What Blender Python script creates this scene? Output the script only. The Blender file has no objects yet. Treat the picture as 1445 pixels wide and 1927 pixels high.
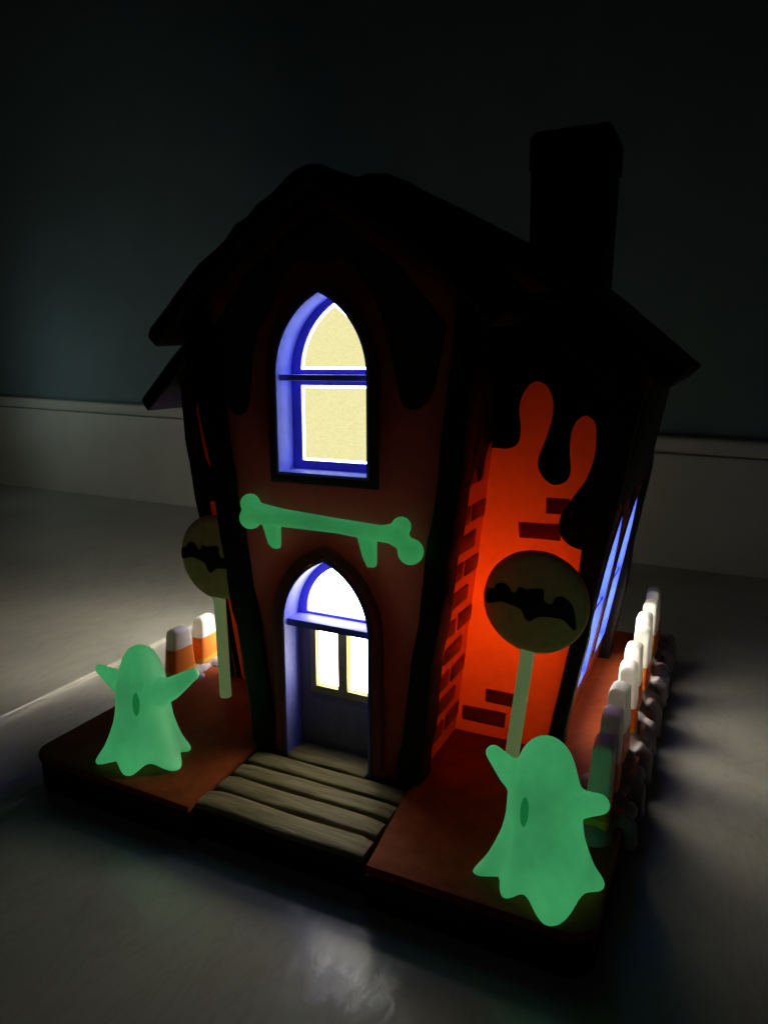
import bpy, bmesh, math, random
from mathutils import Vector, Matrix
from mathutils.bvhtree import BVHTree

random.seed(7)
SC = 0.01                      # everything below is written in centimetres
scene = bpy.context.scene
C = scene.collection
R = math.radians

# ------------------------------------------------------------------ camera
cam_d = bpy.data.cameras.new('camera')
cam = bpy.data.objects.new('camera', cam_d); C.objects.link(cam)
cam_d.sensor_fit = 'VERTICAL'; cam_d.sensor_height = 36.0
cam_d.lens = 24.96
cam_d.clip_start = 0.005; cam_d.clip_end = 20
cam.location = Vector((13.715, -20.271, 14.0)) * SC
cam.rotation_euler = (R(90 - 11.55), 0, R(25.8))
scene.camera = cam

# ------------------------------------------------------------------ world, exposure, lamps
w = bpy.data.worlds.new('World'); scene.world = w; w.use_nodes = True
bg = w.node_tree.nodes['Background']
bg.inputs[0].default_value = (0.6, 0.75, 1.0, 1); bg.inputs[1].default_value = 0.0012
scene.view_settings.view_transform = 'Standard'
scene.view_settings.look = 'None'
scene.view_settings.exposure = 0
scene.view_settings.gamma = 1
scene.cycles.use_denoising = True
scene.cycles.max_bounces = 10
scene.cycles.diffuse_bounces = 6
scene.cycles.transmission_bounces = 8
scene.cycles.sample_clamp_indirect = 40

def lamp(name, kind, loc, power, color, size=1.0, aim=None):
    d = bpy.data.lights.new(name, kind); d.energy = power; d.color = color
    if kind == 'AREA': d.shape = 'DISK'; d.size = size * SC
    else: d.shadow_soft_size = size * SC
    o = bpy.data.objects.new(name, d); C.objects.link(o)
    o.location = Vector(loc) * SC
    if aim:
        v = Vector(aim) - Vector(loc)
        o.rotation_euler = v.to_track_quat('-Z', 'Y').to_euler()
    return o

# faint cool lamp added to brighten the left part of the wall
lamp('wall_fill', 'AREA', (-63, 28, 13), 0.026, (0.78, 1.0, 0.97), 5, (-48, 41, 14))
# faint warm fill lamp added behind the camera to lift the dark parts
lamp('room_fill', 'AREA', (10, -75, 60), 0.032, (1.0, 0.9, 0.80), 40, (3, 0, 6))
# the small bulbs inside the toy
lamp('bulb_main', 'POINT', (6.8, 8.0, 5.2), 0.25, (1.0, 0.9, 0.75), 0.4)
lamp('bulb_front', 'POINT', (1.7, 2.6, 6.0), 0.072, (1.0, 0.9, 0.75), 0.4)
lamp('bulb_left', 'POINT', (-3.2, 7.6, 4.2), 0.05, (1.0, 0.9, 0.75), 0.4)

# ------------------------------------------------------------------ materials
def mat(name):
    m = bpy.data.materials.new(name); m.use_nodes = True
    nt = m.node_tree
    for n in list(nt.nodes): nt.nodes.remove(n)
    out = nt.nodes.new('ShaderNodeOutputMaterial')
    return m, nt, out

def noise_node(nt, scale, detail=4, rough=.6, stretch=None):
    tc = nt.nodes.new('ShaderNodeTexCoord')
    n = nt.nodes.new('ShaderNodeTexNoise')
    n.inputs['Scale'].default_value = scale
    n.inputs['Detail'].default_value = detail
    n.inputs['Roughness'].default_value = rough
    if stretch:
        mp = nt.nodes.new('ShaderNodeMapping'); mp.inputs['Scale'].default_value = stretch
        nt.links.new(tc.outputs['Object'], mp.inputs[0]); nt.links.new(mp.outputs[0], n.inputs[0])
    else:
        nt.links.new(tc.outputs['Object'], n.inputs[0])
    return n

def ramp(nt, src, stops):
    r = nt.nodes.new('ShaderNodeValToRGB')
    while len(r.color_ramp.elements) < len(stops): r.color_ramp.elements.new(0.5)
    for e, (p, c) in zip(r.color_ramp.elements, stops): e.position = p; e.color = (*c, 1)
    nt.links.new(src, r.inputs[0])
    return r

def bump(nt, src, strength, dist):
    b = nt.nodes.new('ShaderNodeBump'); b.inputs['Strength'].default_value = strength
    b.inputs['Distance'].default_value = dist * SC
    nt.links.new(src, b.inputs['Height'])
    return b

def plastic(name, c1, c2, rough=.5, spec=.4, scale=250, bs=.25, bd=.02, stretch=None, emit=None, es=0):
    m, nt, out = mat(name)
    p = nt.nodes.new('ShaderNodeBsdfPrincipled')
    p.inputs['Roughness'].default_value = rough
    p.inputs['Specular IOR Level'].default_value = spec
    n = noise_node(nt, scale, stretch=stretch)
    r = ramp(nt, n.outputs[0], [(.3, c1), (.7, c2)])
    nt.links.new(r.outputs[0], p.inputs['Base Color'])
    b = bump(nt, n.outputs[0], bs, bd); nt.links.new(b.outputs[0], p.inputs['Normal'])
    if emit:
        p.inputs['Emission Color'].default_value = (*emit, 1); p.inputs['Emission Strength'].default_value = es
    nt.links.new(p.outputs[0], out.inputs[0])
    return m

def translucent(name, c, fac, scale=220, var=.12, rough=.45, surface=None):
    """thin coloured plastic that lets the light of the bulbs through"""
    m, nt, out = mat(name)
    n = noise_node(nt, scale, 5, .65)
    lo = tuple(x * (1 - var) for x in c); hi = tuple(min(1, x * (1 + var)) for x in c)
    r = ramp(nt, n.outputs[0], [(.3, lo), (.7, hi)])
    p = nt.nodes.new('ShaderNodeBsdfPrincipled'); p.inputs['Roughness'].default_value = rough
    p.inputs['Specular IOR Level'].default_value = .3
    t = nt.nodes.new('ShaderNodeBsdfTranslucent')
    nt.links.new(r.outputs[0], t.inputs[0])
    if surface: p.inputs['Base Color'].default_value = (*surface, 1)     # the painted outer colour
    else: nt.links.new(r.outputs[0], p.inputs['Base Color'])
    b = bump(nt, n.outputs[0], .25, .02); nt.links.new(b.outputs[0], p.inputs['Normal'])
    mx = nt.nodes.new('ShaderNodeMixShader'); mx.inputs[0].default_value = fac
    nt.links.new(p.outputs[0], mx.inputs[1]); nt.links.new(t.outputs[0], mx.inputs[2])
    nt.links.new(mx.outputs[0], out.inputs[0])
    return m

def lit_pane(name, c, s, var=.25, scale=900, weave=True):
    m, nt, out = mat(name)
    n = noise_node(nt, scale, 3, .7, (1, 1, 1.6))
    lo = tuple(x * (1 - var * (.8 + i * .2)) for i, x in enumerate(c))
    r = ramp(nt, n.outputs[0], [(.35, lo), (.6, c)])
    e = nt.nodes.new('ShaderNodeEmission'); e.inputs[1].default_value = s
    nt.links.new(r.outputs[0], e.inputs[0]); nt.links.new(e.outputs[0], out.inputs[0])
    return m

def glow(name, base, em, s, var=.12):
    m, nt, out = mat(name)
    p = nt.nodes.new('ShaderNodeBsdfPrincipled'); p.inputs['Base Color'].default_value = (*base, 1)
    p.inputs['Roughness'].default_value = .55
    n = noise_node(nt, 48, 6, .62)
    lo = tuple(x * (1 - var) for x in em); hi = tuple(x * (1 + var) for x in em)
    r = ramp(nt, n.outputs[0], [(.3, lo), (.7, hi)])
    nt.links.new(r.outputs[0], p.inputs['Emission Color']); p.inputs['Emission Strength'].default_value = s
    b = bump(nt, n.outputs[0], .2, .03); nt.links.new(b.outputs[0], p.inputs['Normal'])
    nt.links.new(p.outputs[0], out.inputs[0])
    return m

M = {}
M['red'] = translucent('red_plastic', (.84, .225, .05), .42, 220, .06)
M['maroon'] = translucent('maroon_plastic', (.52, .34, .29), .30, 220, .12, .5, (.26, .062, .058))
M['brick'] = translucent('brick_red', (.50, .07, .02), .34, 200, .1)
M['brick_dim'] = plastic('brick_maroon', (.20, .03, .015), (.26, .04, .02), .6, .3)
M['slab'] = plastic('dark_slab', (.010, .009, .010), (.02, .018, .018), .6, .25, 120, .4, .04)
M['ground'] = plastic('red_ground', (.22, .042, .010), (.31, .064, .017), .7, .12, 160, .4, .04)
M['black'] = plastic('black_plastic', (.006, .006, .006), (.014, .013, .012), .6, .2, 160, .5, .05)
M['frame'] = plastic('dark_trim', (.10, .04, .028), (.14, .055, .038), .55, .3)
M['gable'] = plastic('dark_brown_icing', (.035, .018, .013), (.055, .026, .018), .55, .25, 160, .4, .04)
M['purple'] = plastic('blue_violet_paint', (.23, .27, .97), (.28, .33, .99), .5, .3, 300, .15, .01)
M['dimmed_door_purple'] = plastic('violet_paint_dimmed_door', (.13, .14, .56), (.17, .18, .64), .5, .3, 300, .15, .01)  # the violet jamb paint darkened to offset the strong door light
M['dimmed_purple'] = plastic('violet_paint_dimmed_side', (.035, .07, .62), (.05, .09, .70), .5, .25, 300, .15, .01)  # same violet paint, darkened so the strong side panes do not bleach it
M['sash'] = plastic('violet_paint', (.15, .13, .74), (.19, .16, .82), .5, .3, 300, .15, .01)
M['door'] = plastic('grey_door', (.15, .15, .17), (.20, .20, .22), .5, .3)
M['mullion'] = plastic('ochre_sash', (.34, .28, .12), (.42, .34, .16), .5, .3)
M['wood'] = plastic('porch_wood', (.12, .095, .05), (.27, .22, .125), .6, .3, 60, .8, .06, (1, 7, 7))
M['pane_up'] = lit_pane('upper_pane_light', (.93, .88, .44), 1.0, .15, 1500)
M['pane_door'] = lit_pane('door_pane_light', (1, .96, .66), 16.0, .15)
M['pane_fan'] = lit_pane('fanlight_light', (1, .99, .88), 14.0, .12)
M['pane_side'] = lit_pane('side_pane_light', (1, .95, .72), 23.0, .15)
M['pane_rear'] = lit_pane('rear_pane_light', (1, .95, .72), 2.6, .15)
M['pane_left'] = lit_pane('left_pane_light', (1, .95, .72), 62.0, .15)
M['edge'] = lit_pane('pane_edge_light', (.62, .72, 1.0), 15.0, .05)  # added glowing rim on the upper panes, brightens the blue jambs
M['edge_warm'] = lit_pane('pane_edge_amber', (1.0, .74, .12), 1.0, .1)  # amber glow of the door panes drawn as an added rim
M['ghost'] = glow('glow_in_the_dark_plastic', (.35, .5, .36), (.032, .245, .082), 1.0, .26)
M['mouth'] = glow('mouth_hollow_shade', (.1, .2, .12), (.005, .125, .03), 1.0)  # shade of the hollow mouth given as a dimmer green glow
M['eye'] = glow('faint_glow_plastic', (.15, .3, .18), (.028, .226, .074), 1.0)
M['bone'] = glow('glowing_bone_plastic', (.35, .5, .36), (.022, .195, .054), 1.0, .28)
M['stick'] = glow('pale_glowing_stick', (.30, .33, .22), (.062, .095, .037), 1.0)
M['disc'] = plastic('yellow_moon', (.74, .44, .22), (.88, .56, .30), .6, .25, 300, .3, .02)
M['bat'] = plastic('bat_black', (.008, .006, .005), (.012, .01, .008), .6, .2)
M['white'] = translucent('candy_white', (.86, .85, .80), .25, 200, .05)
M['orange'] = translucent('candy_orange', (.85, .24, .04), .2, 200, .06)
M['yellow'] = translucent('candy_yellow', (.85, .50, .06), .2, 200, .06)
M['frosting'] = plastic('frosting', (.26, .22, .25), (.36, .31, .34), .5, .3, 120, .3, .05)
M['teal'] = plastic('teal_wall_paint', (.14, .20, .215), (.16, .225, .24), .85, .15, 30, .25, .05)
M['splash'] = plastic('backsplash_stone', (.46, .46, .41), (.56, .55, .50), .5, .4, 14, .2, .05)

def counter_mat():
    m, nt, out = mat('counter_stone')
    p = nt.nodes.new('ShaderNodeBsdfPrincipled')
    p.inputs['Roughness'].default_value = .42; p.inputs['Specular IOR Level'].default_value = .5
    n1 = noise_node(nt, 7, 6, .62)
    n2 = noise_node(nt, 45, 6, .7, (1.0, .35, 1))
    n2.inputs['Distortion'].default_value = 1.6
    r = ramp(nt, n1.outputs[0], [(.28, (.25, .245, .23)), (.5, (.36, .35, .325)), (.75, (.46, .44, .40))])
    rv = ramp(nt, n2.outputs[0], [(.47, (1, 1, 1)), (.505, (.86, .85, .82)), (.54, (1, 1, 1))])
    mx = nt.nodes.new('ShaderNodeMix'); mx.data_type = 'RGBA'; mx.blend_type = 'MULTIPLY'; mx.inputs[0].default_value = .7
    nt.links.new(r.outputs[0], mx.inputs[6]); nt.links.new(rv.outputs[0], mx.inputs[7])
    nt.links.new(mx.outputs[2], p.inputs['Base Color'])
    b = bump(nt, n2.outputs[0], .15, .09); nt.links.new(b.outputs[0], p.inputs['Normal'])
    p.inputs['Specular IOR Level'].default_value = .25
    n3 = noise_node(nt, 78, 8, .66, (1.5, .6, 1)); n3.inputs['Distortion'].default_value = 2.6
    b2 = bump(nt, n3.outputs[0], .42, .045); nt.links.new(b2.outputs[0], p.inputs['Coat Normal'])
    p.inputs['Coat Weight'].default_value = .75; p.inputs['Coat Roughness'].default_value = .07
    nt.links.new(p.outputs[0], out.inputs[0])
    return m
M['counter'] = counter_mat()

# ------------------------------------------------------------------ helpers
ALL = []
def link(name, me, parent=None, material=None):
    o = bpy.data.objects.new(name, me); C.objects.link(o)
    if material is not None: me.materials.clear(); me.materials.append(M[material])
    if parent is not None: o.parent = parent
    ALL.append(o)
    return o

def tag(o, label=None, cat=None, group=None, kind=None):
    if label: o['label'] = label
    if cat: o['category'] = cat
    if group: o['group'] = group
    if kind: o['kind'] = kind
    return o

def empty(name, loc):
    o = bpy.data.objects.new(name, None); C.objects.link(o); o.location = loc
    o.empty_display_size = .01
    ALL.append(o)
    return o

def smooth(me, ang=35):
    for p in me.polygons: p.use_smooth = True
    me.set_sharp_from_angle(angle=R(ang))

def build(name, verts, faces, material, parent=None, ang=35):
    me = bpy.data.meshes.new(name); me.from_pydata([tuple(v) for v in verts], [], faces); me.update()
    bm = bmesh.new(); bm.from_mesh(me); bmesh.ops.recalc_face_normals(bm, faces=bm.faces); bm.to_mesh(me); bm.free()
    smooth(me, ang)
    return link(name, me, parent, material)

def baked(me, mods):
    """mesh with modifiers applied"""
    o = bpy.data.objects.new('tmp', me); C.objects.link(o)
    for kind, props in mods:
        md = o.modifiers.new(kind, kind)
        for k, v in props.items(): setattr(md, k, v)
    dg = bpy.context.evaluated_depsgraph_get()
    res = bpy.data.meshes.new_from_object(o.evaluated_get(dg))
    bpy.data.objects.remove(o)
    return res

def plate_mesh(loops, t, fmap, bevel=.04, sub=0):
    """flat shape with holes, thickness t, laid on a surface by fmap(u, v, w); w runs from 0 (outer face) to t"""
    cu = bpy.data.curves.new('tmp', 'CURVE'); cu.dimensions = '2D'; cu.fill_mode = 'BOTH'
    for lp in loops:
        s = cu.splines.new('POLY'); s.points.add(len(lp) - 1); s.use_cyclic_u = True
        for pt, (a, b) in zip(s.points, lp): pt.co = (a, b, 0, 1)
    bevel = min(bevel, t * .45)
    cu.extrude = t / 2 - bevel; cu.bevel_depth = bevel; cu.bevel_resolution = 1; cu.offset = -bevel
    o = bpy.data.objects.new('tmp', cu); C.objects.link(o)
    dg = bpy.context.evaluated_depsgraph_get(); dg.update()
    me = bpy.data.meshes.new_from_object(o.evaluated_get(dg))
    bpy.data.objects.remove(o)
    bm = bmesh.new(); bm.from_mesh(me)
    bmesh.ops.remove_doubles(bm, verts=bm.verts, dist=1e-4)
    for v in bm.verts: v.co = Vector(fmap(v.co.x, v.co.y, v.co.z + t / 2))
    bmesh.ops.recalc_face_normals(bm, faces=bm.faces)
    bm.to_mesh(me); bm.free()
    smooth(me, 40)
    return me

def plate(name, loops, t, fmap, material, parent=None, bevel=.04):
    return link(name, plate_mesh(loops, t, fmap, bevel), parent, material)

def front(y0):  # u = X, v = Z, inwards = +Y
    return lambda u, v, w: (u, y0 + w, v)
def rside(a, b):  # wall leaning outwards, u = Y, v = Z, inwards = -X
    return lambda u, v, w: (a + b * v - w, u, v)
def lside(a, b):
    return lambda u, v, w: (a - b * v + w, u, v)
def shift(f, d):
    return lambda u, v, w: f(u, v, w + d)

def catmull(pts, n=5, closed=True):
    res = []; L = len(pts)
    for i in range(L if closed else L - 1):
        p0, p1, p2, p3 = [Vector(pts[(i + k) % L] if closed else pts[max(0, min(L - 1, i + k))]) for k in (-1, 0, 1, 2)]
        for j in range(n):
            t = j / n
            v = .5 * ((2 * p1) + (p2 - p0) * t + (2 * p0 - 5 * p1 + 4 * p2 - p3) * t * t + (3 * p1 - p0 - 3 * p2 + p3) * t ** 3)
            res.append(tuple(v))
    if not closed: res.append(tuple(pts[-1]))
    return res

def wavy(p, q, amp, n=14):
    """a hand-cut edge from p to q"""
    ph = random.uniform(0, 6); d = Vector(q) - Vector(p); nr = Vector((-d.y, d.x)).normalized()
    return [tuple(Vector(p) + d * (i / n) + nr * amp * (math.sin(ph + i * 1.15) + .5 * math.sin(2.3 * i + ph * 2)) * (0 if i in (0, n) else 1)) for i in range(n + 1)]

def arch(x0, x1, z0, zs, za, n=14):
    a = (x1 - x0) / 2; xc = (x0 + x1) / 2; r = za - zs
    Rr = (a * a + r * r) / (2 * a)
    th = math.atan2(r, Rr - a)
    left = [(x0 + Rr - Rr * math.cos(th * i / n), zs + Rr * math.sin(th * i / n)) for i in range(n + 1)]
    right = [(2 * xc - x, z) for x, z in reversed(left[:-1])]
    return [(x0, z0)] + left + right + [(x1, z0)]

def rect(x0, x1, z0, z1): return [(x0, z0), (x0, z1), (x1, z1), (x1, z0)]

def box(name, x0, x1, y0, y1, z0, z1, material, parent=None, bevel=.06, seg=2):
    bm = bmesh.new(); bmesh.ops.create_cube(bm, size=1)
    for v in bm.verts:
        v.co = Vector(((x0 + x1) / 2 + v.co.x * (x1 - x0), (y0 + y1) / 2 + v.co.y * (y1 - y0), (z0 + z1) / 2 + v.co.z * (z1 - z0)))
    if bevel: bmesh.ops.bevel(bm, geom=bm.edges[:], offset=bevel, segments=seg, affect='EDGES', profile=.5)
    me = bpy.data.meshes.new(name); bm.to_mesh(me); bm.free(); smooth(me, 40)
    return link(name, me, parent, material)

def add_ball(bm, c, r, sc=(1, 1, 1), seg=16):
    g = bmesh.ops.create_uvsphere(bm, u_segments=seg, v_segments=seg // 2 + 2, radius=r)
    for v in g['verts']: v.co = Vector((v.co.x * sc[0] + c[0], v.co.y * sc[1] + c[1], v.co.z * sc[2] + c[2]))

def add_tube(bm, path, radii, seg=14, flat=(1, 1)):
    rings = []
    for i, p in enumerate(path):
        p = Vector(p); d = (Vector(path[min(i + 1, len(path) - 1)]) - Vector(path[max(0, i - 1)])).normalized()
        a = d.cross(Vector((0, 1, 0)))
        if a.length < 1e-3: a = d.cross(Vector((1, 0, 0)))
        a.normalize(); b = d.cross(a).normalized()
        rings.append([bm.verts.new(p + (a * math.cos(2 * math.pi * k / seg) * flat[0] + b * math.sin(2 * math.pi * k / seg) * flat[1]) * radii[i]) for k in range(seg)])
    for r0, r1 in zip(rings, rings[1:]):
        for k in range(seg): bm.faces.new((r0[k], r0[(k + 1) % seg], r1[(k + 1) % seg], r1[k]))
    bm.faces.new(rings[0]); bm.faces.new(list(reversed(rings[-1])))

def remeshed(bm, voxel, it=4):
    bmesh.ops.recalc_face_normals(bm, faces=bm.faces)
    me = bpy.data.meshes.new('tmp'); bm.to_mesh(me); bm.free()
    me = baked(me, [('REMESH', dict(mode='VOXEL', voxel_size=voxel, use_smooth_shade=True)), ('SMOOTH', dict(factor=.5, iterations=it))])
    for p in me.polygons: p.use_smooth = True
    return me

# ------------------------------------------------------------------ the setting: counter, backsplash, wall
CZ = -1.4                       # counter height; Z = 0 is the toy's ground
def sheet(name, x0, x1, y0, y1, z, nx, ny, material, amp=0):
    vs = []; fs = []
    for j in range(ny + 1):
        for i in range(nx + 1):
            x = x0 + (x1 - x0) * i / nx; y = y0 + (y1 - y0) * j / ny
            vs.append((x, y, z))
    for j in range(ny):
        for i in range(nx):
            a = j * (nx + 1) + i; fs.append((a, a + 1, a + nx + 2, a + nx + 1))
    o = build(name, vs, fs, material); return o
tag(box('countertop', -150, 120, -70, 46, CZ - 3, CZ, 'counter', None, 0), kind='structure')
tag(box('counter_ledge', -149, -14.1, -69, 44, CZ - .5, CZ + .28, 'counter', None, .13, 3), kind='structure')
def back(x): return 37.8 + (12 - x) * .038       # the room is not quite square to the toy
def strip(name, z0, zt, y0, y1, material, bev):
    vs = []
    for x in (-150, -60, -20, 20, 120):
        t = zt(x)
        vs += [(x, back(x) + y0, z0 if not callable(z0) else z0(x)), (x, back(x) + y1, z0 if not callable(z0) else z0(x)), (x, back(x) + y1, t), (x, back(x) + y0, t)]
    fs = [(0, 1, 2, 3), (16, 17, 18, 19)]
    for i in range(4):
        for k in range(4): fs.append((i * 4 + k, i * 4 + (k + 1) % 4, i * 4 + 4 + (k + 1) % 4, i * 4 + 4 + k))
    me = bpy.data.meshes.new('tmp'); me.from_pydata(vs, [], fs)
    bm = bmesh.new(); bm.from_mesh(me); bmesh.ops.recalc_face_normals(bm, faces=bm.faces); bm.to_mesh(me); bm.free()
    if bev: me = baked(me, [('BEVEL', dict(width=bev, segments=3, angle_limit=R(30)))])
    smooth(me, 40)
    return tag(link(name, me, None, material), kind='structure')
top = lambda x: 9.35 - .019 * (x + 20)
strip('backsplash', CZ - 2, lambda x: top(x) - 1.3, 0, 3, 'splash', .12)
strip('backsplash_cap', lambda x: top(x) - 1.27, top, .16, 3, 'splash', .3)
strip('wall', CZ - 3, lambda x: 95, 1.9, 4, 'teal', 0)

# ------------------------------------------------------------------ toy base
XC = 1.68
base = empty('garden_base', (XC, 5, CZ))
tag(base, 'low red garden base of the toy with a plank porch, resting on the stone counter', 'toy base')
def under(o, parent):           # keep world coordinates when parented to a moved empty
    o.parent = parent; o.location = -parent.location if parent.type == 'EMPTY' else (0, 0, 0)
    return o

SX0, SX1, SY0, SY1 = -8.5, 11.85, -4.45, 18.0
def rounded(x0, x1, y0, y1, r, n=6):
    pts = []
    for cx, cy, a0 in ((x1 - r, y1 - r, 0), (x0 + r, y1 - r, 90), (x0 + r, y0 + r, 180), (x1 - r, y0 + r, 270)):
        for i in range(n + 1):
            a = R(a0 + 90 * i / n); pts.append((cx + r * math.cos(a), cy + r * math.sin(a)))
    return pts
# outline of the ground with the notch of the porch
o1 = rounded(SX0, SX1, SY0, SY1, .8)
notch = [(-.98, SY0), (-1.02, -3.6), (-1.2, -1.2), (-1.25, .0), (-.2, .0), (-.2, .84), (3.55, .84), (3.55, .0), (5.0, .0), (5.05, -1.0), (5.40, -3.9), (5.46, SY0)]
k = next(i for i, p in enumerate(o1) if i > 14 and p[1] < SY0 + 1e-6 and p[0] < 5)
outline = o1[:21] + notch + o1[21:]
g = plate('ground', [outline], .34, lambda u, v, w: (u, v, .06 - w + 0.05 * math.sin(u * 1.3) * math.sin(v * .9) * (w < .3)), 'ground', None, .12)
under(g, base)
sl = plate('slab', [[(x + (.06 if x < 1.7 else -.06), y + (.06 if y < 5 else -.06)) for x, y in outline]], 1.08, lambda u, v, w: (u, v, -.31 - w), 'slab', None, .1); under(sl, base)
f0 = box('porch_bed', -1.3, 5.5, -4.0, 4.0, CZ + .03, -.28, 'black', None, .05); under(f0, base)
ply = box('porch', -1.1, 5.2, -3.9, .78, -.27, -.22, 'black', None, 0); under(ply, base)
for i, (y0, y1) in enumerate(((-4.12, -3.22), (-3.08, -2.28), (-2.13, -1.39), (-1.24, -.48), (-.34, .83))):
    x0, x1 = -1.0 + random.uniform(-.05, .05), 5.22 - .05 * i + random.uniform(-.06, .04)
    if y1 > .3: x0, x1 = .06, 3.3
    vs = []; fs = []; nx = 16
    prof = [(0, -.2), (.0, -.06), (.045, -.015), (.2, .0), (.5, .01), (.8, 0), (.955, -.015), (1, -.06), (1, -.2)]
    for a in range(nx + 1):
        t = a / nx; x = x0 + (x1 - x0) * t; e = min(t, 1 - t)
        pinch = .06 * max(0, 1 - e * 14)
        for (s, z) in prof:
            y = y0 + (y1 - y0) * (s * (1 - 2 * pinch) + pinch) + .025 * math.sin(t * 9 + i * 2)
            vs.append((x, y, z - .05 * max(0, 1 - e * 18) + .012 * math.sin(7 * t + i)))
    m_ = len(prof)
    for a in range(nx):
        for b in range(m_ - 1): fs.append((a * m_ + b, a * m_ + b + 1, (a + 1) * m_ + b + 1, (a + 1) * m_ + b))
    fs.append(tuple(range(m_))); fs.append(tuple(nx * m_ + b for b in range(m_)))
    build('plank', vs, fs, 'wood', ply, 50)

# frosting that the candy fences stand in
FY = [.4 + 2.05 * k for k in range(9)]
def frosting(xs, sgn, ys, seed):
    rnd = random.Random(seed); bm = bmesh.new()
    for y in ys:
        for dy in (-.65, .1, .75):
            add_ball(bm, (xs + rnd.uniform(-.12, .12), y + dy, .02), rnd.uniform(.52, .70), (1, 1, .75))
        add_ball(bm, (xs - sgn * .55, y + rnd.uniform(-.4, .4), .02), rnd.uniform(.35, .5), (1, 1, .7))
        yy = y + rnd.uniform(.2, 1.2); ln = rnd.uniform(.45, 1.05)
        add_tube(bm, [(xs + sgn * .5, yy, .2), (xs + sgn * .84, yy, -.1), (xs + sgn * .88, yy, -ln)], [.36, .34, .26], 12)
        add_ball(bm, (xs + sgn * .86, yy, -ln), .33)
        add_ball(bm, (xs + sgn * .72, yy + .8, -.05), .34)
    me = remeshed(bm, .09, 5)
    o = link('frosting', me, None, 'frosting'); under(o, base)
frosting(11.12, 1, FY, 3)
LY = [3.0, 4.75, 6.6, 8.6, 10.6, 12.6, 14.6, 16.6]
frosting(-7.85, -1, LY, 4)

# ------------------------------------------------------------------ the haunted house
house = empty('haunted_house', (XC, 6, 0))
tag(house, 'dark toy haunted house with crooked black roof and glowing arched windows', 'toy house')
H = lambda o: under(o, house)

bay_prof = [(-6.72, 15.08), (-5.2, 16.5), (-3.1, 18.1), (-1.4, 19.2), (0, 19.95), (1.4, 19.3), (3.1, 18.2), (5.2, 16.6), (6.3, 15.45)]
main_prof = [(-11.15, 12.55), (-8.5, 15.0), (-6, 17.1), (-3, 19.2), (0, 20.6), (3, 19.3), (6, 17.6), (8.5, 15.6), (10.65, 13.75)]
def roof(name, prof, y0, y1, t, rise, seed, amp=.06):
    rnd = random.Random(seed)
    fine = catmull(prof, 4, False); ny = 12; vs = []; fs = []; n = len(fine)
    for j in range(ny + 1):
        s = j / ny; y = y0 + (y1 - y0) * s
        for layer in (0, 1):
            for i, (x, z) in enumerate(fine):
                a = Vector(fine[max(0, i - 1)]); b = Vector(fine[min(n - 1, i + 1)]); d = (b - a).normalized()
                nr = Vector((-d.y, d.x))
                q = Vector((x, z)) - nr * (t if layer else 0)
                jit = rnd.uniform(-amp, amp)
                vs.append((XC + q.x, y + (rnd.uniform(-amp, amp) * 1.2 if j in (0, ny) else 0), q.y + rise * s + (jit if not layer else 0)))
    row = 2 * n
    for j in range(ny):
        for i in range(n - 1):
            for layer in (0, 1):
                a = j * row + layer * n + i; fs.append((a, a + 1, a + row + 1, a + row))
        for i in (0, n - 1): a = j * row + i; fs.append((a, a + n, a + row + n, a + row))
    for j in (0, ny):
        for i in range(n - 1): a = j * row + i; fs.append((a, a + 1, a + n + 1, a + n))
    me = bpy.data.meshes.new('tmp'); me.from_pydata(vs, [], fs)
    bm = bmesh.new(); bm.from_mesh(me); bmesh.ops.recalc_face_normals(bm, faces=bm.faces); bm.to_mesh(me); bm.free()
    me = baked(me, [('BEVEL', dict(width=.14, segments=2, angle_limit=R(45)))])
    smooth(me, 50)
    o = link(name, me, None, 'black'); H(o); return o
roof_bay = roof('roof', bay_prof, -.8, 5.2, .62, .35, 1)
roof_main = roof('roof', main_prof, 3.2, 17.0, .66, .3, 2)

# --- walls
def under_profile(prof, drop, zlow):
    return [(XC + x, z - drop) for x, z in prof if z - drop > zlow]
bay_gable = under_profile(bay_prof, .35, 15.6)
DOOR = arch(.03, 3.36, -.25, 5.05, 7.46); WIN = arch(0, 3.36, 10.5, 13.72, 16.3)
def grow(lp, d):
    """outline pushed outwards by d"""
    out = []; n = len(lp)
    area = sum(lp[i][0] * lp[(i + 1) % n][1] - lp[(i + 1) % n][0] * lp[i][1] for i in range(n))
    s = 1 if area > 0 else -1
    for i in range(n):
        p0, p, p1 = Vector(lp[i - 1]), Vector(lp[i]), Vector(lp[(i + 1) % n])
        e0 = (p - p0).normalized(); e1 = (p1 - p).normalized()
        n0 = Vector((e0.y, -e0.x)) * s; n1 = Vector((e1.y, -e1.x)) * s
        m_ = (n0 + n1).normalized(); c = max(.5, m_.dot(n0))
        out.append(tuple(p + m_ * d / c))
    return out
fw = [(XC - 3.3, -.1), (XC - 5.25, 15.4)] + bay_gable + [(XC + 5.25, 15.4), (XC + 3.3, -.1)]
DW = [p for p in grow(DOOR, .40)]
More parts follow.
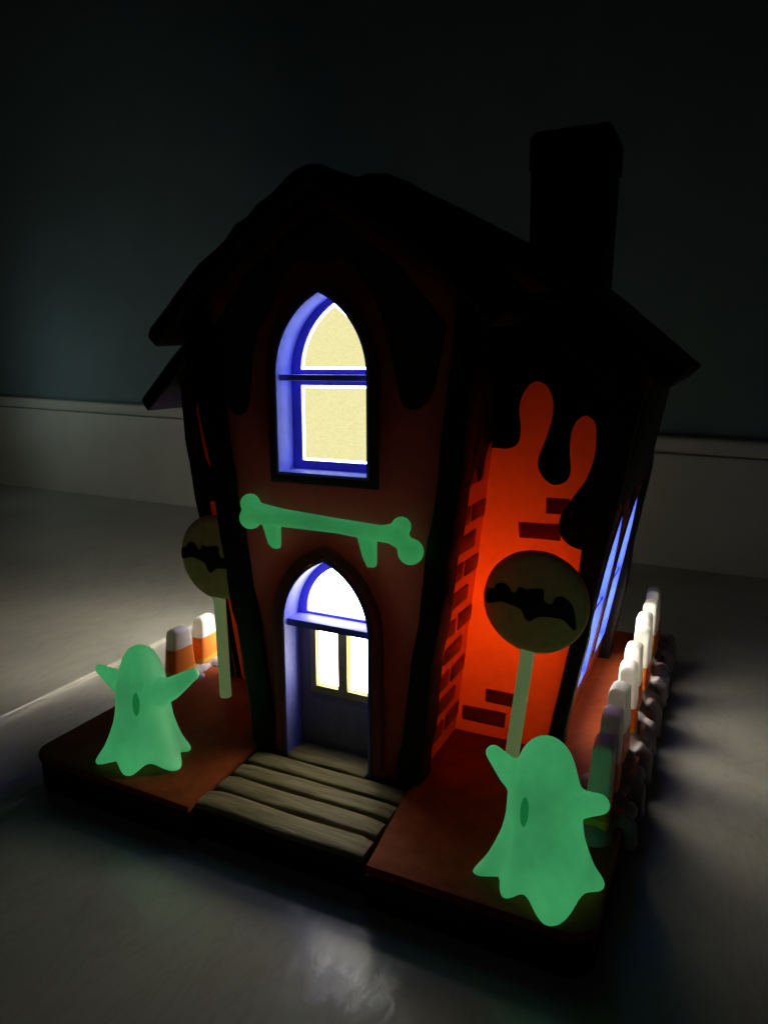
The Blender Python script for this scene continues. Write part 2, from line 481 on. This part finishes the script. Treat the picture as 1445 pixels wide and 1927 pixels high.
# the door reaches the ground: cut the wall open at its foot
i0 = min(range(len(DW)), key=lambda i: (DW[i][0] + DW[i][1])); 
fwall = [(XC - 3.3, -.1), (XC - 5.25, 15.4)] + bay_gable + [(XC + 5.25, 15.4), (XC + 3.3, -.1)] + [(DW[-1][0], -.1)] + [p for p in reversed(DW[1:-1])] + [(DW[0][0], -.1)]
H(plate('front_wall', [fwall, grow(WIN, .1)], .35, front(0), 'maroon', None, .03))
BA, BB = 3.32, .105              # half width of the bay and how it widens with height
for s in (1, -1):
    f = rside(XC + BA + .05, BB) if s > 0 else lside(XC - BA + .15, BB)
    H(plate('side_wall', [[(.36, -.1), (.36, 16.3), (4.08, 16.3), (4.08, -.1)]], .3, f, 'red', None, .02))
mg = [p for p in under_profile(main_prof, .4, 13.2) if abs(p[0] - XC) < 9]
H(plate('wing_wall', [[(XC - 7.3, -.1), (XC - 9.1, 12.9), (XC - 9.1, 13.7)] + mg + [(XC + 9.3, 14.3), (XC + 9.3, 13.2), (XC + 7.3, -.1)]], .3, front(4.1), 'red', None, .03))
H(plate('rear_wall', [[(XC - 7.2, -.1), (XC - 9.1, 12.9)] + mg + [(XC + 9.1, 13.2), (XC + 7.2, -.1)]] + [grow(arch(u0, u0 + 2.8, 2.0, 6.5, 9.4), .1) for u0 in (-3.4, 4.0)], .4, front(15.0), 'brick_dim', None, .03))

# --- arched windows; u is the horizontal axis of the wall
def window(name, f, u0, u1, z0, zs, za, bar, pane, depth=.8, ring=.38, jamb='purple', prd=.14):
    sashm = 'sash' if jamb == 'purple' else 'dimmed_purple'
    op = arch(u0, u1, z0, zs, za)
    fr = plate(name, [grow(op, ring), grow(op, .12)], .14 + prd, shift(f, -prd), 'frame', None, .05); H(fr)
    plate('jamb', [grow(op, .10), op], depth + prd + .02, shift(f, -prd - .02), jamb, fr, .02)
    b0, b1 = bar
    top = [(u0 + .36, b1), (u0 + .36, zs + .05)] + [p for p in arch(u0 + .36, u1 - .36, b1, zs + .05, za - .25)[2:-1]] + [(u1 - .36, b1)]
    low = rect(u0 + .36, u1 - .36, z0 + .3, b0)
    plate('sash', [grow(op, .1), arch(u0 + .36, u1 - .36, z0 + .3, zs + .05, za - .25)], .16, shift(f, depth), sashm, fr, .03)
    plate('sash_bar', [rect(u0 + .3, u1 - .3, b0, b1)], .13, shift(f, depth + .02), sashm, fr, .03)
    plate('crossbar', [rect(u0 + .01, u1 - .01, (b0 + b1) / 2 - .10, (b0 + b1) / 2 + .10)], depth - .01, shift(f, .03), jamb, fr, .03)
    for lp in (top, low):
        pn = plate('pane', [grow(lp, .04)], .05, shift(f, depth + .10), pane, fr, .01)
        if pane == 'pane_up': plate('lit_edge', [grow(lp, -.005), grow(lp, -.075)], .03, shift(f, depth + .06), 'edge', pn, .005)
    plate('light_block', [grow(op, .25)], .04, shift(f, depth + .2), 'black', fr, .01)  # unseen plate added to keep pane light out of the house
    return fr
window('window', front(0), 0, 3.36, 10.5, 13.72, 16.3, (13.38, 13.92), 'pane_up')
SA, SB = XC + 7.22, .17           # main side walls
for s in (1, -1):
    wins = ((5.8, 8.35), (10.3, 13.1)) if s > 0 else ((5.95, 8.4), (10.6, 13.1))
    f = rside(SA, SB) if s > 0 else lside(2 * XC - SA, SB)
    ops = [arch(a, b, 1.6, 5.8, 8.5) for a, b in wins]
    H(plate('side_wall', [[(4.1, -.1), (4.1, 13.95), (15.2, 13.95), (15.2, -.1)]] + [grow(o, .1) for o in ops], .35, f, 'brick_dim', None, .03))
    lp = [(4.7, 13.3), (4.7, 9.6)] + catmull([(5.2, 9.2), (5.9, 9.0), (6.6, 9.3), (7.2, 9.15), (7.8, 9.0), (8.5, 9.4), (9.3, 9.6), (9.9, 8.3), (10.15, 9.3), (10.8, 9.2), (11.7, 9.0), (12.5, 9.2), (13.2, 9.5)], 4, False) + [(13.7, 9.6), (13.7, 13.3)]
    H(plate('drip_trim', [lp], .14, shift(f, -.12), 'black', None, .05))
    for (a, b) in wins: window('window', f, a, b, 1.6, 5.8, 8.5, (4.6, 5.0), 'pane_side' if s > 0 else 'pane_left', .6, .16, 'dimmed_purple', .05)

rear = lambda u, v, w: (u, 15.42 - w, v)
for u0 in (-3.4, 4.0): window('window', rear, u0, u0 + 2.8, 2.0, 6.5, 9.4, (5.0, 5.4), 'pane_rear', .25, .16, 'dimmed_purple', .05)
# --- door with its two panes and the fanlight above
fr = plate('door_frame', [[(-.5, -.12), (-.5, 5.05)] + grow(DOOR, .53)[2:-2] + [(3.9, 5.05), (3.9, -.12), (3.49, -.12)] + [p for p in reversed(grow(DOOR, .12)[1:-1])] + [(-.09, -.12)]], .2, front(-.14), 'maroon', None, .05); H(fr)
plate('jamb', [[(-.07, -.12)] + grow(DOOR, .10)[1:-1] + [(3.46, -.12), (3.36, -.12)] + list(reversed(DOOR[1:-1])) + [(.03, -.12)]], 1.0, front(-.16), 'dimmed_door_purple', fr, .02)
plate('transom', [rect(.04, 3.35, 4.88, 5.16)], .8, front(.03), 'dimmed_door_purple', fr, .05)
fan = arch(.40, 2.98, 5.25, 5.3, 7.08)
lw = plate('fanlight', [grow([(.03, 5.1)] + DOOR[1:-1] + [(3.36, 5.1)], .08), fan], .16, front(.80), 'sash', None, .03); H(lw)
plate('pane', [grow(fan, .04)], .05, front(.90), 'pane_fan', lw, .01)
H(plate('light_block', [grow(DOOR, .3)], .04, front(1.15), 'black', None, .01))  # unseen plate added to keep door light out of the bay
p1, p2 = rect(.74, 1.70, 2.38, 4.7), rect(2.04, 3.0, 2.38, 4.7)
dr = plate('door', [rect(.0, 3.40, -.18, 5.2), p1, p2], .2, front(.82), 'door', None, .03); H(dr)
plate('sash', [rect(.52, 3.22, 2.12, 4.86), grow(p1, -.02), grow(p2, -.02)], .06, front(.77), 'mullion', dr, .02)
for p in (p1, p2):
    pn = plate('pane', [grow(p, .04)], .05, front(.93), 'pane_door', dr, .01)
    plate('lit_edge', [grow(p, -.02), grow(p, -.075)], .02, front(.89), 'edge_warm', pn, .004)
plate('panel', [rect(.55, 3.15, .25, 1.85)], .05, front(.785), 'door', dr, .02)

# --- black corner posts with wavy hand-cut edges
def post(p_in0, p_in1, p_out0, p_out1, y0, t, amp=.07):
    lp = wavy(p_in0, p_in1, amp) + wavy(p_out1, p_out0, amp)
    H(plate('corner_post', [lp], t, front(y0), 'black', None, .06))
def post2(inner, outer, y0, t, amp):
    def wob(pl): 
        q = catmull(pl, 5, False); ph = random.uniform(0, 6)
        return [(x + amp * (math.sin(ph + k * 1.1) + .5 * math.sin(2.3 * k)) * (0 < k < len(q) - 1), z) for k, (x, z) in enumerate(q)]
    H(plate('corner_post', [wob(inner) + wob(outer)[::-1]], t, front(y0), 'black', None, .06))
post2([(4.42, -.08), (4.5, .8), (5.0, 4.4), (5.44, 8.1), (5.84, 11.0), (6.30, 15.9)], [(5.28, -.08), (5.40, 1.2), (5.74, 4.5), (6.15, 7.6), (6.55, 10.8), (7.1, 15.9)], -.16, 1.15, .035)
post2([(-.75, -.08), (-.62, 1.5), (-1.05, 4.5), (-1.48, 7.3), (-1.92, 10.1), (-2.7, 15.9)], [(-1.55, -.08), (-1.76, 2.7), (-2.25, 5.1), (-2.58, 7.3), (-3.02, 10.6), (-4.0, 15.9)], -.16, 1.15, .035)
post2([(8.63, -.05), (9.2, 3.6), (9.58, 8.0), (10.3, 13.4)], [(9.18, -.05), (9.72, 3.5), (10.34, 8.0), (11.25, 13.4)], 3.93, .75, .03)
post2([(-5.75, -.05), (-6.28, 3.9), (-6.72, 8.2), (-7.0, 10.3), (-7.05, 13.4)], [(-6.0, -.05), (-6.57, 3.9), (-7.25, 8.2), (-7.58, 10.3), (-7.82, 13.4)], 3.93, .75, .03)
for s in (1, -1):
    X = lambda d: XC + s * d
    post((X(7.1), -.05), (X(8.8), 13.3), (X(7.75), -.05), (X(9.4), 13.3), 13.7, 1.4, .05)

# --- black dripping trim over the red walls (outline of the drips as built on the wall)
drip_r = [(5.55, 16.4), (5.60, 11.25), (5.95, 11.10), (6.3, 11.2), (6.85, 11.2), (7.18, 11.45), (7.22, 12.0), (7.15, 12.5),
          (7.20, 12.95), (7.42, 13.35), (7.74, 13.52), (8.10, 13.35), (8.32, 12.85), (8.30, 12.25), (8.10, 11.5), (7.92, 11.0), (7.90, 10.62),
          (8.10, 10.25), (8.45, 10.02), (8.85, 10.15), (9.0, 10.5), (8.95, 11.1), (8.95, 11.75), (9.10, 12.2), (9.42, 12.42), (9.72, 12.2),
          (9.80, 11.7), (9.76, 11.0), (9.55, 10.3), (9.18, 9.7), (8.86, 9.2), (8.72, 8.75), (8.78, 8.32), (9.05, 8.0), (9.42, 7.85), (9.9, 7.8), (10.2, 7.8), (11.2, 13.3), (11.1, 14.3), (8.6, 16.4)]
H(plate('drip_trim', [[drip_r[0]] + catmull(drip_r[1:-4], 4, False) + drip_r[-4:]], .2, front(3.91), 'black', None, .06))
drip_l = [(-2.2, 16.6), (-2.2, 8.6), (-3.0, 7.9), (-3.6, 8.6), (-4.2, 9.0), (-4.7, 8.5), (-5.1, 7.95), (-5.7, 8.0), (-6.2, 8.25), (-6.7, 8.12), (-7.05, 8.0), (-7.6, 13.0), (-6.2, 15.2), (-4.4, 16.6)]
hole = catmull([(-7.02, 12.4), (-6.9, 11.3), (-6.75, 10.4), (-6.45, 9.75), (-5.9, 9.6), (-5.7, 10.4), (-5.9, 11.4), (-6.1, 12.2), (-6.5, 12.75)], 4)
H(plate('drip_trim', [[drip_l[0]] + catmull(drip_l[1:-3], 4, False) + drip_l[-3:], hole], .2, front(3.91), 'black', None, .06))
gd = [(-2.1, 12.6), (-1.75, 12.35), (-1.35, 12.5), (-1.15, 13.2), (-1.0, 14.4), (-.72, 15.2), (-.35, 15.6), (0.0, 16.3), (.55, 17.1), (1.0, 17.35), (1.55, 17.2), (1.95, 17.25), (2.5, 17.3), (2.95, 16.9), (3.6, 16.1), (3.95, 15.2), (4.25, 14.1), (4.5, 13.0), (4.85, 12.7), (5.3, 12.85), (5.6, 13.3)]
H(plate('drip_trim', [[(-2.75, 15.2), (-2.4, 13.2)] + catmull(gd, 4, False) + [(6.0, 15.2), (4.4, 17.0), (1.68, 19.0), (-1.2, 17.0)]], .07, front(-.06), 'gable', None, .03))
for s in (1, -1):
    f = rside(XC + BA + .17, BB) if s > 0 else lside(XC - BA - .17, BB)
    lp = [(.9, 16.2), (.9, 9.3)] + catmull([(1.1, 9.0), (1.5, 9.2), (1.8, 10.2), (2.2, 10.7), (2.6, 10.2), (2.9, 10.3), (3.1, 11.0), (3.4, 11.4), (4.0, 11.5)], 4, False) + [(4.05, 16.2)]
    H(plate('drip_trim', [lp], .14, f, 'black', None, .05))

# --- bricks
def bricks(f, lst, t, material):
    for (u0, u1, v0, v1) in lst:
        j = lambda: random.uniform(-.04, .04)
        lp = [(u0 + j(), v0 + j()), (u0 + j(), v1 + j()), (u1 + j(), v1 + j()), (u1 + j(), v0 + j())]
        H(plate('brick', [lp], t, f, material, None, .05))
bricks(front(3.99), [(7.30, 8.80, 8.05, 8.62), (8.22, 9.05, 9.0, 9.58), (5.35, 7.05, .55, 1.15), (6.25, 7.6, 1.45, 2.02), (6.6, 7.9, 5.9, 6.45)], .13, 'brick')
bricks(front(3.99), [(-5.4, -3.9, 3.0, 3.6), (-4.4, -2.9, 2.1, 2.7), (-5.0, -3.5, 5.6, 6.2), (-4.9, -3.2, .5, 1.1)], .13, 'brick')
side_bricks = []
for k_, z in enumerate((.75, 1.75, 2.75, 3.75, 4.75, 5.75, 6.75, 7.75, 8.75, 10.1)):
    if k_ % 2 == 0: side_bricks += [(1.2, 2.25, z, z + .6), (2.6, 3.95, z, z + .6)]
    else: side_bricks += [(1.55, 3.2, z, z + .6)]
for s in (1, -1):
    f = rside(XC + BA + .13, BB) if s > 0 else lside(XC - BA - .13, BB)
    bricks(f, side_bricks, .14, 'brick')

# --- chimney
def tower(name, cx, cy, levels, material):
    vs = []; fs = []
    for (z, hx, hy) in levels:
        for sx, sy in ((-1, -1), (1, -1), (1, 1), (-1, 1)): vs.append((cx + sx * hx, cy + sy * hy, z))
    for l in range(len(levels) - 1):
        for i in range(4): fs.append((l * 4 + i, l * 4 + (i + 1) % 4, l * 4 + 4 + (i + 1) % 4, l * 4 + 4 + i))
    fs.append((0, 1, 2, 3)); n = 4 * (len(levels) - 1); fs.append((n, n + 1, n + 2, n + 3))
    me = bpy.data.meshes.new('tmp'); me.from_pydata(vs, [], fs)
    bm = bmesh.new(); bm.from_mesh(me); bmesh.ops.recalc_face_normals(bm, faces=bm.faces); bm.to_mesh(me); bm.free()
    me = baked(me, [('BEVEL', dict(width=.12, segments=2, angle_limit=R(30)))]); smooth(me, 40)
    return link(name, me, None, material)
ch = H(tower('chimney', 7.62, 9.2, [(13.5, 1.35, 1.2), (21.2, 1.45, 1.25)], 'black'))
cp = tower('chimney_cap', 7.62, 9.2, [(21.2, 1.52, 1.32), (22.3, 1.52, 1.32), (22.6, 1.35, 1.15)], 'black'); cp.parent = ch
for k_ in range(6):             # raised bricks on the chimney face
    for u in ((-1.0, -.1), (.15, 1.1)) if k_ % 2 else ((-.6, .5),):
        b_ = plate('brick', [rect(7.62 + u[0], 7.62 + u[1], 17.0 + .7 * k_, 17.5 + .7 * k_)], .25, front(7.72), 'black', ch, .05)

# ------------------------------------------------------------------ the bone over the door
bone = empty('bone', (2.0, -.45, 8.9))
tag(bone, 'green glowing bone mounted on the maroon wall above the arched door', 'bone')
bm = bmesh.new(); YB = -.42
add_tube(bm, [(-.85, YB, 9.02), (.3, YB, 8.95), (2.4, YB, 8.88), (4.0, YB, 8.78), (4.75, YB, 8.85)], [.40, .32, .26, .28, .38], 14)
for c, r in (((-1.05, 9.34), .36), ((-1.05, 8.83), .41), ((4.72, 9.08), .33), ((4.62, 8.75), .36), ((5.05, 8.30), .43)):
    add_ball(bm, (c[0], YB, c[1]), r)
add_tube(bm, [(4.6, YB, 8.8), (5.05, YB, 8.3)], [.28, .3], 12)
sh = link('shaft', remeshed(bm, .05, 12), None, 'bone'); under(sh, bone)
for lp in ([(-.62, 8.98), (-.28, 7.98), (-.10, 7.84), (.06, 7.84), (.08, 8.0), (.10, 8.98)], [(3.12, 8.80), (3.38, 7.95), (3.55, 7.62), (3.78, 7.64), (3.80, 7.8), (3.80, 8.80)]):
    pg = plate('peg', [lp], .4, front(YB - .16), 'bone', None, .1); under(pg, bone)

# ------------------------------------------------------------------ ghosts
def ghost(loc, face, tips, arms, label, yscale=.85):
    """face: angle the face points to; tips: (angle, radius) of the hem corners; arms: polylines"""
    root = empty('ghost', (loc[0], loc[1], 0))
    tag(root, label, 'ghost', 'green ghosts on the front corners of the base')
    prof = [(0, .97), (.10, 1.0), (.28, .93), (.6, .83), (1.0, .75), (1.5, .665), (2.0, .63), (2.4, .63), (2.8, .60), (3.2, .535), (3.55, .475), (3.85, .41), (4.1, .31), (4.27, .18), (4.34, .03)]
    tips = sorted(tips); nseg = 72
    def hem(a):
        for i in range(len(tips)):
            a0, r0 = tips[i]; a1, r1 = tips[(i + 1) % len(tips)]
            if a1 <= a0: a1 += 360
            aa = a if a >= a0 else a + 360
            if a0 <= aa <= a1:
                t = (aa - a0) / (a1 - a0); lin = r0 + (r1 - r0) * t
                v = math.sin(math.pi * t)
                v = .5 - .5 * math.cos(2 * math.pi * t); sm = r0 + (r1 - r0) * (.5 - .5 * math.cos(math.pi * t)); return sm * (1 - .21 * v), v
        return 1.6, 0
    bm = bmesh.new(); rings = []
    for (z, f_) in prof:
        ring = []
        q = max(0, 1 - z / 2.2)
        for k_ in range(nseg):
            a = 360 * k_ / nseg; r, v = hem(a)
            rr = 1.62 * (1 - q) + r * q
            zz = z + (.38 * v * q * q)
            ca, sa = math.cos(R(a)), math.sin(R(a))
            ys = yscale * (1 - q) + 1.0 * q
            ring.append(bm.verts.new((rr * f_ * ca, rr * f_ * sa * ys, zz + .05)))
        rings.append(ring)
    for r0, r1 in zip(rings, rings[1:]):
        for k_ in range(nseg): bm.faces.new((r0[k_], r0[(k_ + 1) % nseg], r1[(k_ + 1) % nseg], r1[k_]))
    bm.faces.new(rings[-1]); cv = bm.verts.new((0, 0, .12))
    for k_ in range(nseg): bm.faces.new((rings[0][(k_ + 1) % nseg], rings[0][k_], cv))
    for path, rad in arms:
        add_tube(bm, path, rad, 16, (1.0, .75)); add_ball(bm, path[-1], rad[-1], (1, .8, 1))
    me = remeshed(bm, .05, 30)
    body = link('body', me, root, 'ghost')
    bv = BVHTree.FromPolygons([v.co.copy() for v in me.vertices], [tuple(p.vertices) for p in me.polygons])
    d = Vector((math.cos(R(face)), math.sin(R(face)), 0)); side = Vector((-d.y, d.x, 0))
    def spot(name, ds, z, w_, h_, material):
        hit, nr, _, _ = bv.ray_cast(Vector((0, 0, z)) + side * ds + d * 5, -d)
        b2 = bmesh.new(); bmesh.ops.create_uvsphere(b2, u_segments=20, v_segments=12, radius=1)
        x_ = Vector((0, 0, 1)).cross(nr).normalized(); z_ = nr.cross(x_).normalized()
        for v in b2.verts: v.co = hit + x_ * v.co.x * w_ + z_ * v.co.z * h_ + nr * v.co.y * .035
        m2 = bpy.data.meshes.new(name); b2.to_mesh(m2); b2.free(); smooth(m2, 180)
        link(name, m2, root, material)
    spot('mouth', 0, 2.55, .13, .42, 'mouth')
    spot('eye', -.22, 3.25, .09, .15, 'eye'); spot('eye', .24, 3.25, .09, .15, 'eye')
    return root
ghost((10.12, -2.85), 246, [(199, 1.95), (236, 1.45), (290, 1.80), (20, 1.75), (70, 1.4), (125, 1.45), (160, 1.3)],
      [([(-.35, -.05, 2.75), (-.95, -.1, 3.15), (-1.42, -.12, 3.62)], [.50, .40, .26]),
       ([(.45, 0, 2.75), (1.0, -.05, 2.72), (1.42, -.1, 2.88)], [.50, .40, .30])],
      'glowing green ghost with one arm raised high, beside the white and orange candy fence')
ghost((-4.35, -2.75), 300, [(222, 1.82), (285, 1.45), (352, 1.80), (40, 1.6), (100, 1.5), (160, 1.6)],
      [([(-.35, 0, 2.45), (-1.25, .05, 2.75), (-2.15, .1, 3.02)], [.55, .42, .22]),
       ([(.40, 0, 2.5), (1.35, .05, 3.0), (2.35, .1, 3.72)], [.55, .42, .22])],
      'glowing green ghost with both arms spread wide, left of the plank porch')

# ------------------------------------------------------------------ lollipops with bats
bat_px = [(195, 465), (195, 380), (235, 370), (258, 335), (300, 325), (335, 352), (352, 378), (375, 375), (392, 340), (440, 348), (470, 340), (540, 335), (545, 395), (570, 420), (600, 410), (608, 382), (650, 362), (710, 400), (735, 470), (742, 555), (712, 545), (680, 512), (640, 500), (580, 500), (515, 510), (462, 547), (430, 520), (410, 480), (360, 460), (280, 445)]
bat_lp = [((x - 485) / 325 * 1.79, -(y - 435) / 325 * 1.79) for x, y in bat_px]
def lollipop(x, y, zc, foot, label):
    root = empty('bat_lollipop', (x + foot, y, 0))
    tag(root, label, 'lollipop', 'moon lollipops beside the house')
    prof = [(0, -.26), (1.45, -.26), (1.66, -.22), (1.77, -.1), (1.79, 0), (1.77, .1), (1.66, .22), (1.45, .26), (0, .26)]
    n = 56; vs = []; fs = []
    for r, w_ in prof:
        for k_ in range(n):
            a = 2 * math.pi * k_ / n; vs.append((-foot + r * math.cos(a), w_, zc + r * math.sin(a)))
    for i in range(len(prof) - 1):
        for k_ in range(n): fs.append((i * n + k_, i * n + (k_ + 1) % n, (i + 1) * n + (k_ + 1) % n, (i + 1) * n + k_))
    me = bpy.data.meshes.new('disc'); me.from_pydata(vs, [], fs)
    bm = bmesh.new(); bm.from_mesh(me); bmesh.ops.remove_doubles(bm, verts=bm.verts, dist=1e-4); bmesh.ops.recalc_face_normals(bm, faces=bm.faces); bm.to_mesh(me); bm.free()
    smooth(me, 50); link('disc', me, root, 'disc')
    plate('bat', [[(a - foot, b + zc) for a, b in catmull(bat_lp, 3)]], .06, front(-.30), 'bat', root, .02)
    bm = bmesh.new(); add_tube(bm, [(0, 0, -.05), (-foot * .4, 0, zc * .4), (-foot * .72, 0, zc - 1.7)], [.25, .25, .25], 12)
    me = bpy.data.meshes.new('stick'); bm.to_mesh(me); bm.free(); smooth(me, 50)
    link('stick', me, root, 'stick')
    return root
lollipop(8.39, 2.4, 6.27, -.65, 'yellow moon lollipop with black bat in front of the red dripping wall')
lollipop(-4.95, 2.4, 6.25, .12, 'yellow moon lollipop with black bat, half hidden behind the left house corner above candy corn')

# ------------------------------------------------------------------ candy corn fences
def corn_part(name, z0, z1, hgt, wid, thk, cap0, cap1, material):
    """slice of a rounded candy corn; width along Y, thickness along X"""
    def size(z):
        t = z / hgt
        a = wid / 2 * (1 - .34 * t ** 1.2); b = thk / 2 * (1 - .18 * t)
        r = .2
        if z > hgt - r: q = math.sqrt(max(0, 1 - ((z - hgt + r) / r) ** 2)); a, b = a - r * .8 * (1 - q), b - .25 * (1 - q)
        if z < r: q = math.sqrt(max(0, 1 - ((r - z) / r) ** 2)); a, b = a - r * .6 * (1 - q), b - .2 * (1 - q)
        return a, b
    n = 28; zs = [z0 + (z1 - z0) * i / 8 for i in range(9)]
    if cap1: zs = sorted(set(zs + [z1 - .2, z1 - .1, z1 - .04, z1 - .01]))
    vs = []; fs = []
    for z in zs:
        a, b = size(z)
        for k_ in range(n):
            t = 2 * math.pi * k_ / n; c, s = math.cos(t), math.sin(t)
            e = .30
            vs.append((b * math.copysign(abs(c) ** e, c), a * math.copysign(abs(s) ** e, s), z))
    for i in range(len(zs) - 1):
        for k_ in range(n): fs.append((i * n + k_, i * n + (k_ + 1) % n, (i + 1) * n + (k_ + 1) % n, (i + 1) * n + k_))
    fs.append(tuple(range(n))); fs.append(tuple((len(zs) - 1) * n + k_ for k_ in range(n)))
    return build(name, vs, fs, material, None, 60)
def candy(hgt, wid, thk, wf):
    root = empty('candy_corn', (0, 0, 0))
    for nm, z0, z1, m_, c1 in (('yellow_base', 0, hgt * .16, 'yellow', 0), ('orange_band', hgt * .16, hgt * wf, 'orange', 0), ('white_tip', hgt * wf, hgt, 'white', 1)):
        corn_part(nm, z0, z1, hgt, wid, thk, 0, c1, m_).parent = root
    return root
def copy_tree(o, name=None):
    c = o.copy(); C.objects.link(c); ALL.append(c)
    for chd in o.children:
        d = chd.copy(); C.objects.link(d); d.parent = c; ALL.append(d)
    return c
ordinal = ['first', 'second', 'third', 'fourth', 'fifth', 'sixth', 'seventh', 'eighth', 'ninth']
proto = candy(2.75, 1.5, .78, .44)
for i, y in enumerate(FY):
    o = proto if i == 0 else copy_tree(proto)
    o.location = (11.12 + random.uniform(-.06, .06), y + random.uniform(-.06, .06), .22); o.rotation_euler = (random.uniform(-.02, .02), random.uniform(-.04, .04), random.uniform(-.07, .07))
    if i == 0: lab = 'unlit front candy corn of the right fence, nearest the ghost with the raised arm'
    elif i == 8: lab = 'farthest candy corn at the back end of the right fence'
    else: lab = ordinal[i] + ' candy corn from the front in the right fence row'
    tag(o, lab, 'candy corn', 'candy corn pieces of the right fence')
proto2 = candy(2.3, 1.45, .7, .60)
for i, y in enumerate(LY):
    o = proto2 if i == 0 else copy_tree(proto2)
    o.location = (-7.85, y, .2); o.rotation_euler = (0, random.uniform(-.03, .03), random.uniform(-.06, .06))
    lab = ['shadowed candy corn just behind the left ghost', 'brightly half lit candy corn left of the lollipop stick'][i] if i < 2 else ordinal[i] + ' candy corn from the front in the left fence, behind the house corner'
    tag(o, lab, 'candy corn', 'candy corn pieces of the left fence')

# ------------------------------------------------------------------ centimetres to metres
seen = set()
for o in ALL:
    if o.data is not None and o.data.name not in seen:
        seen.add(o.data.name); o.data.transform(Matrix.Scale(SC, 4))
    o.location = o.location * SC
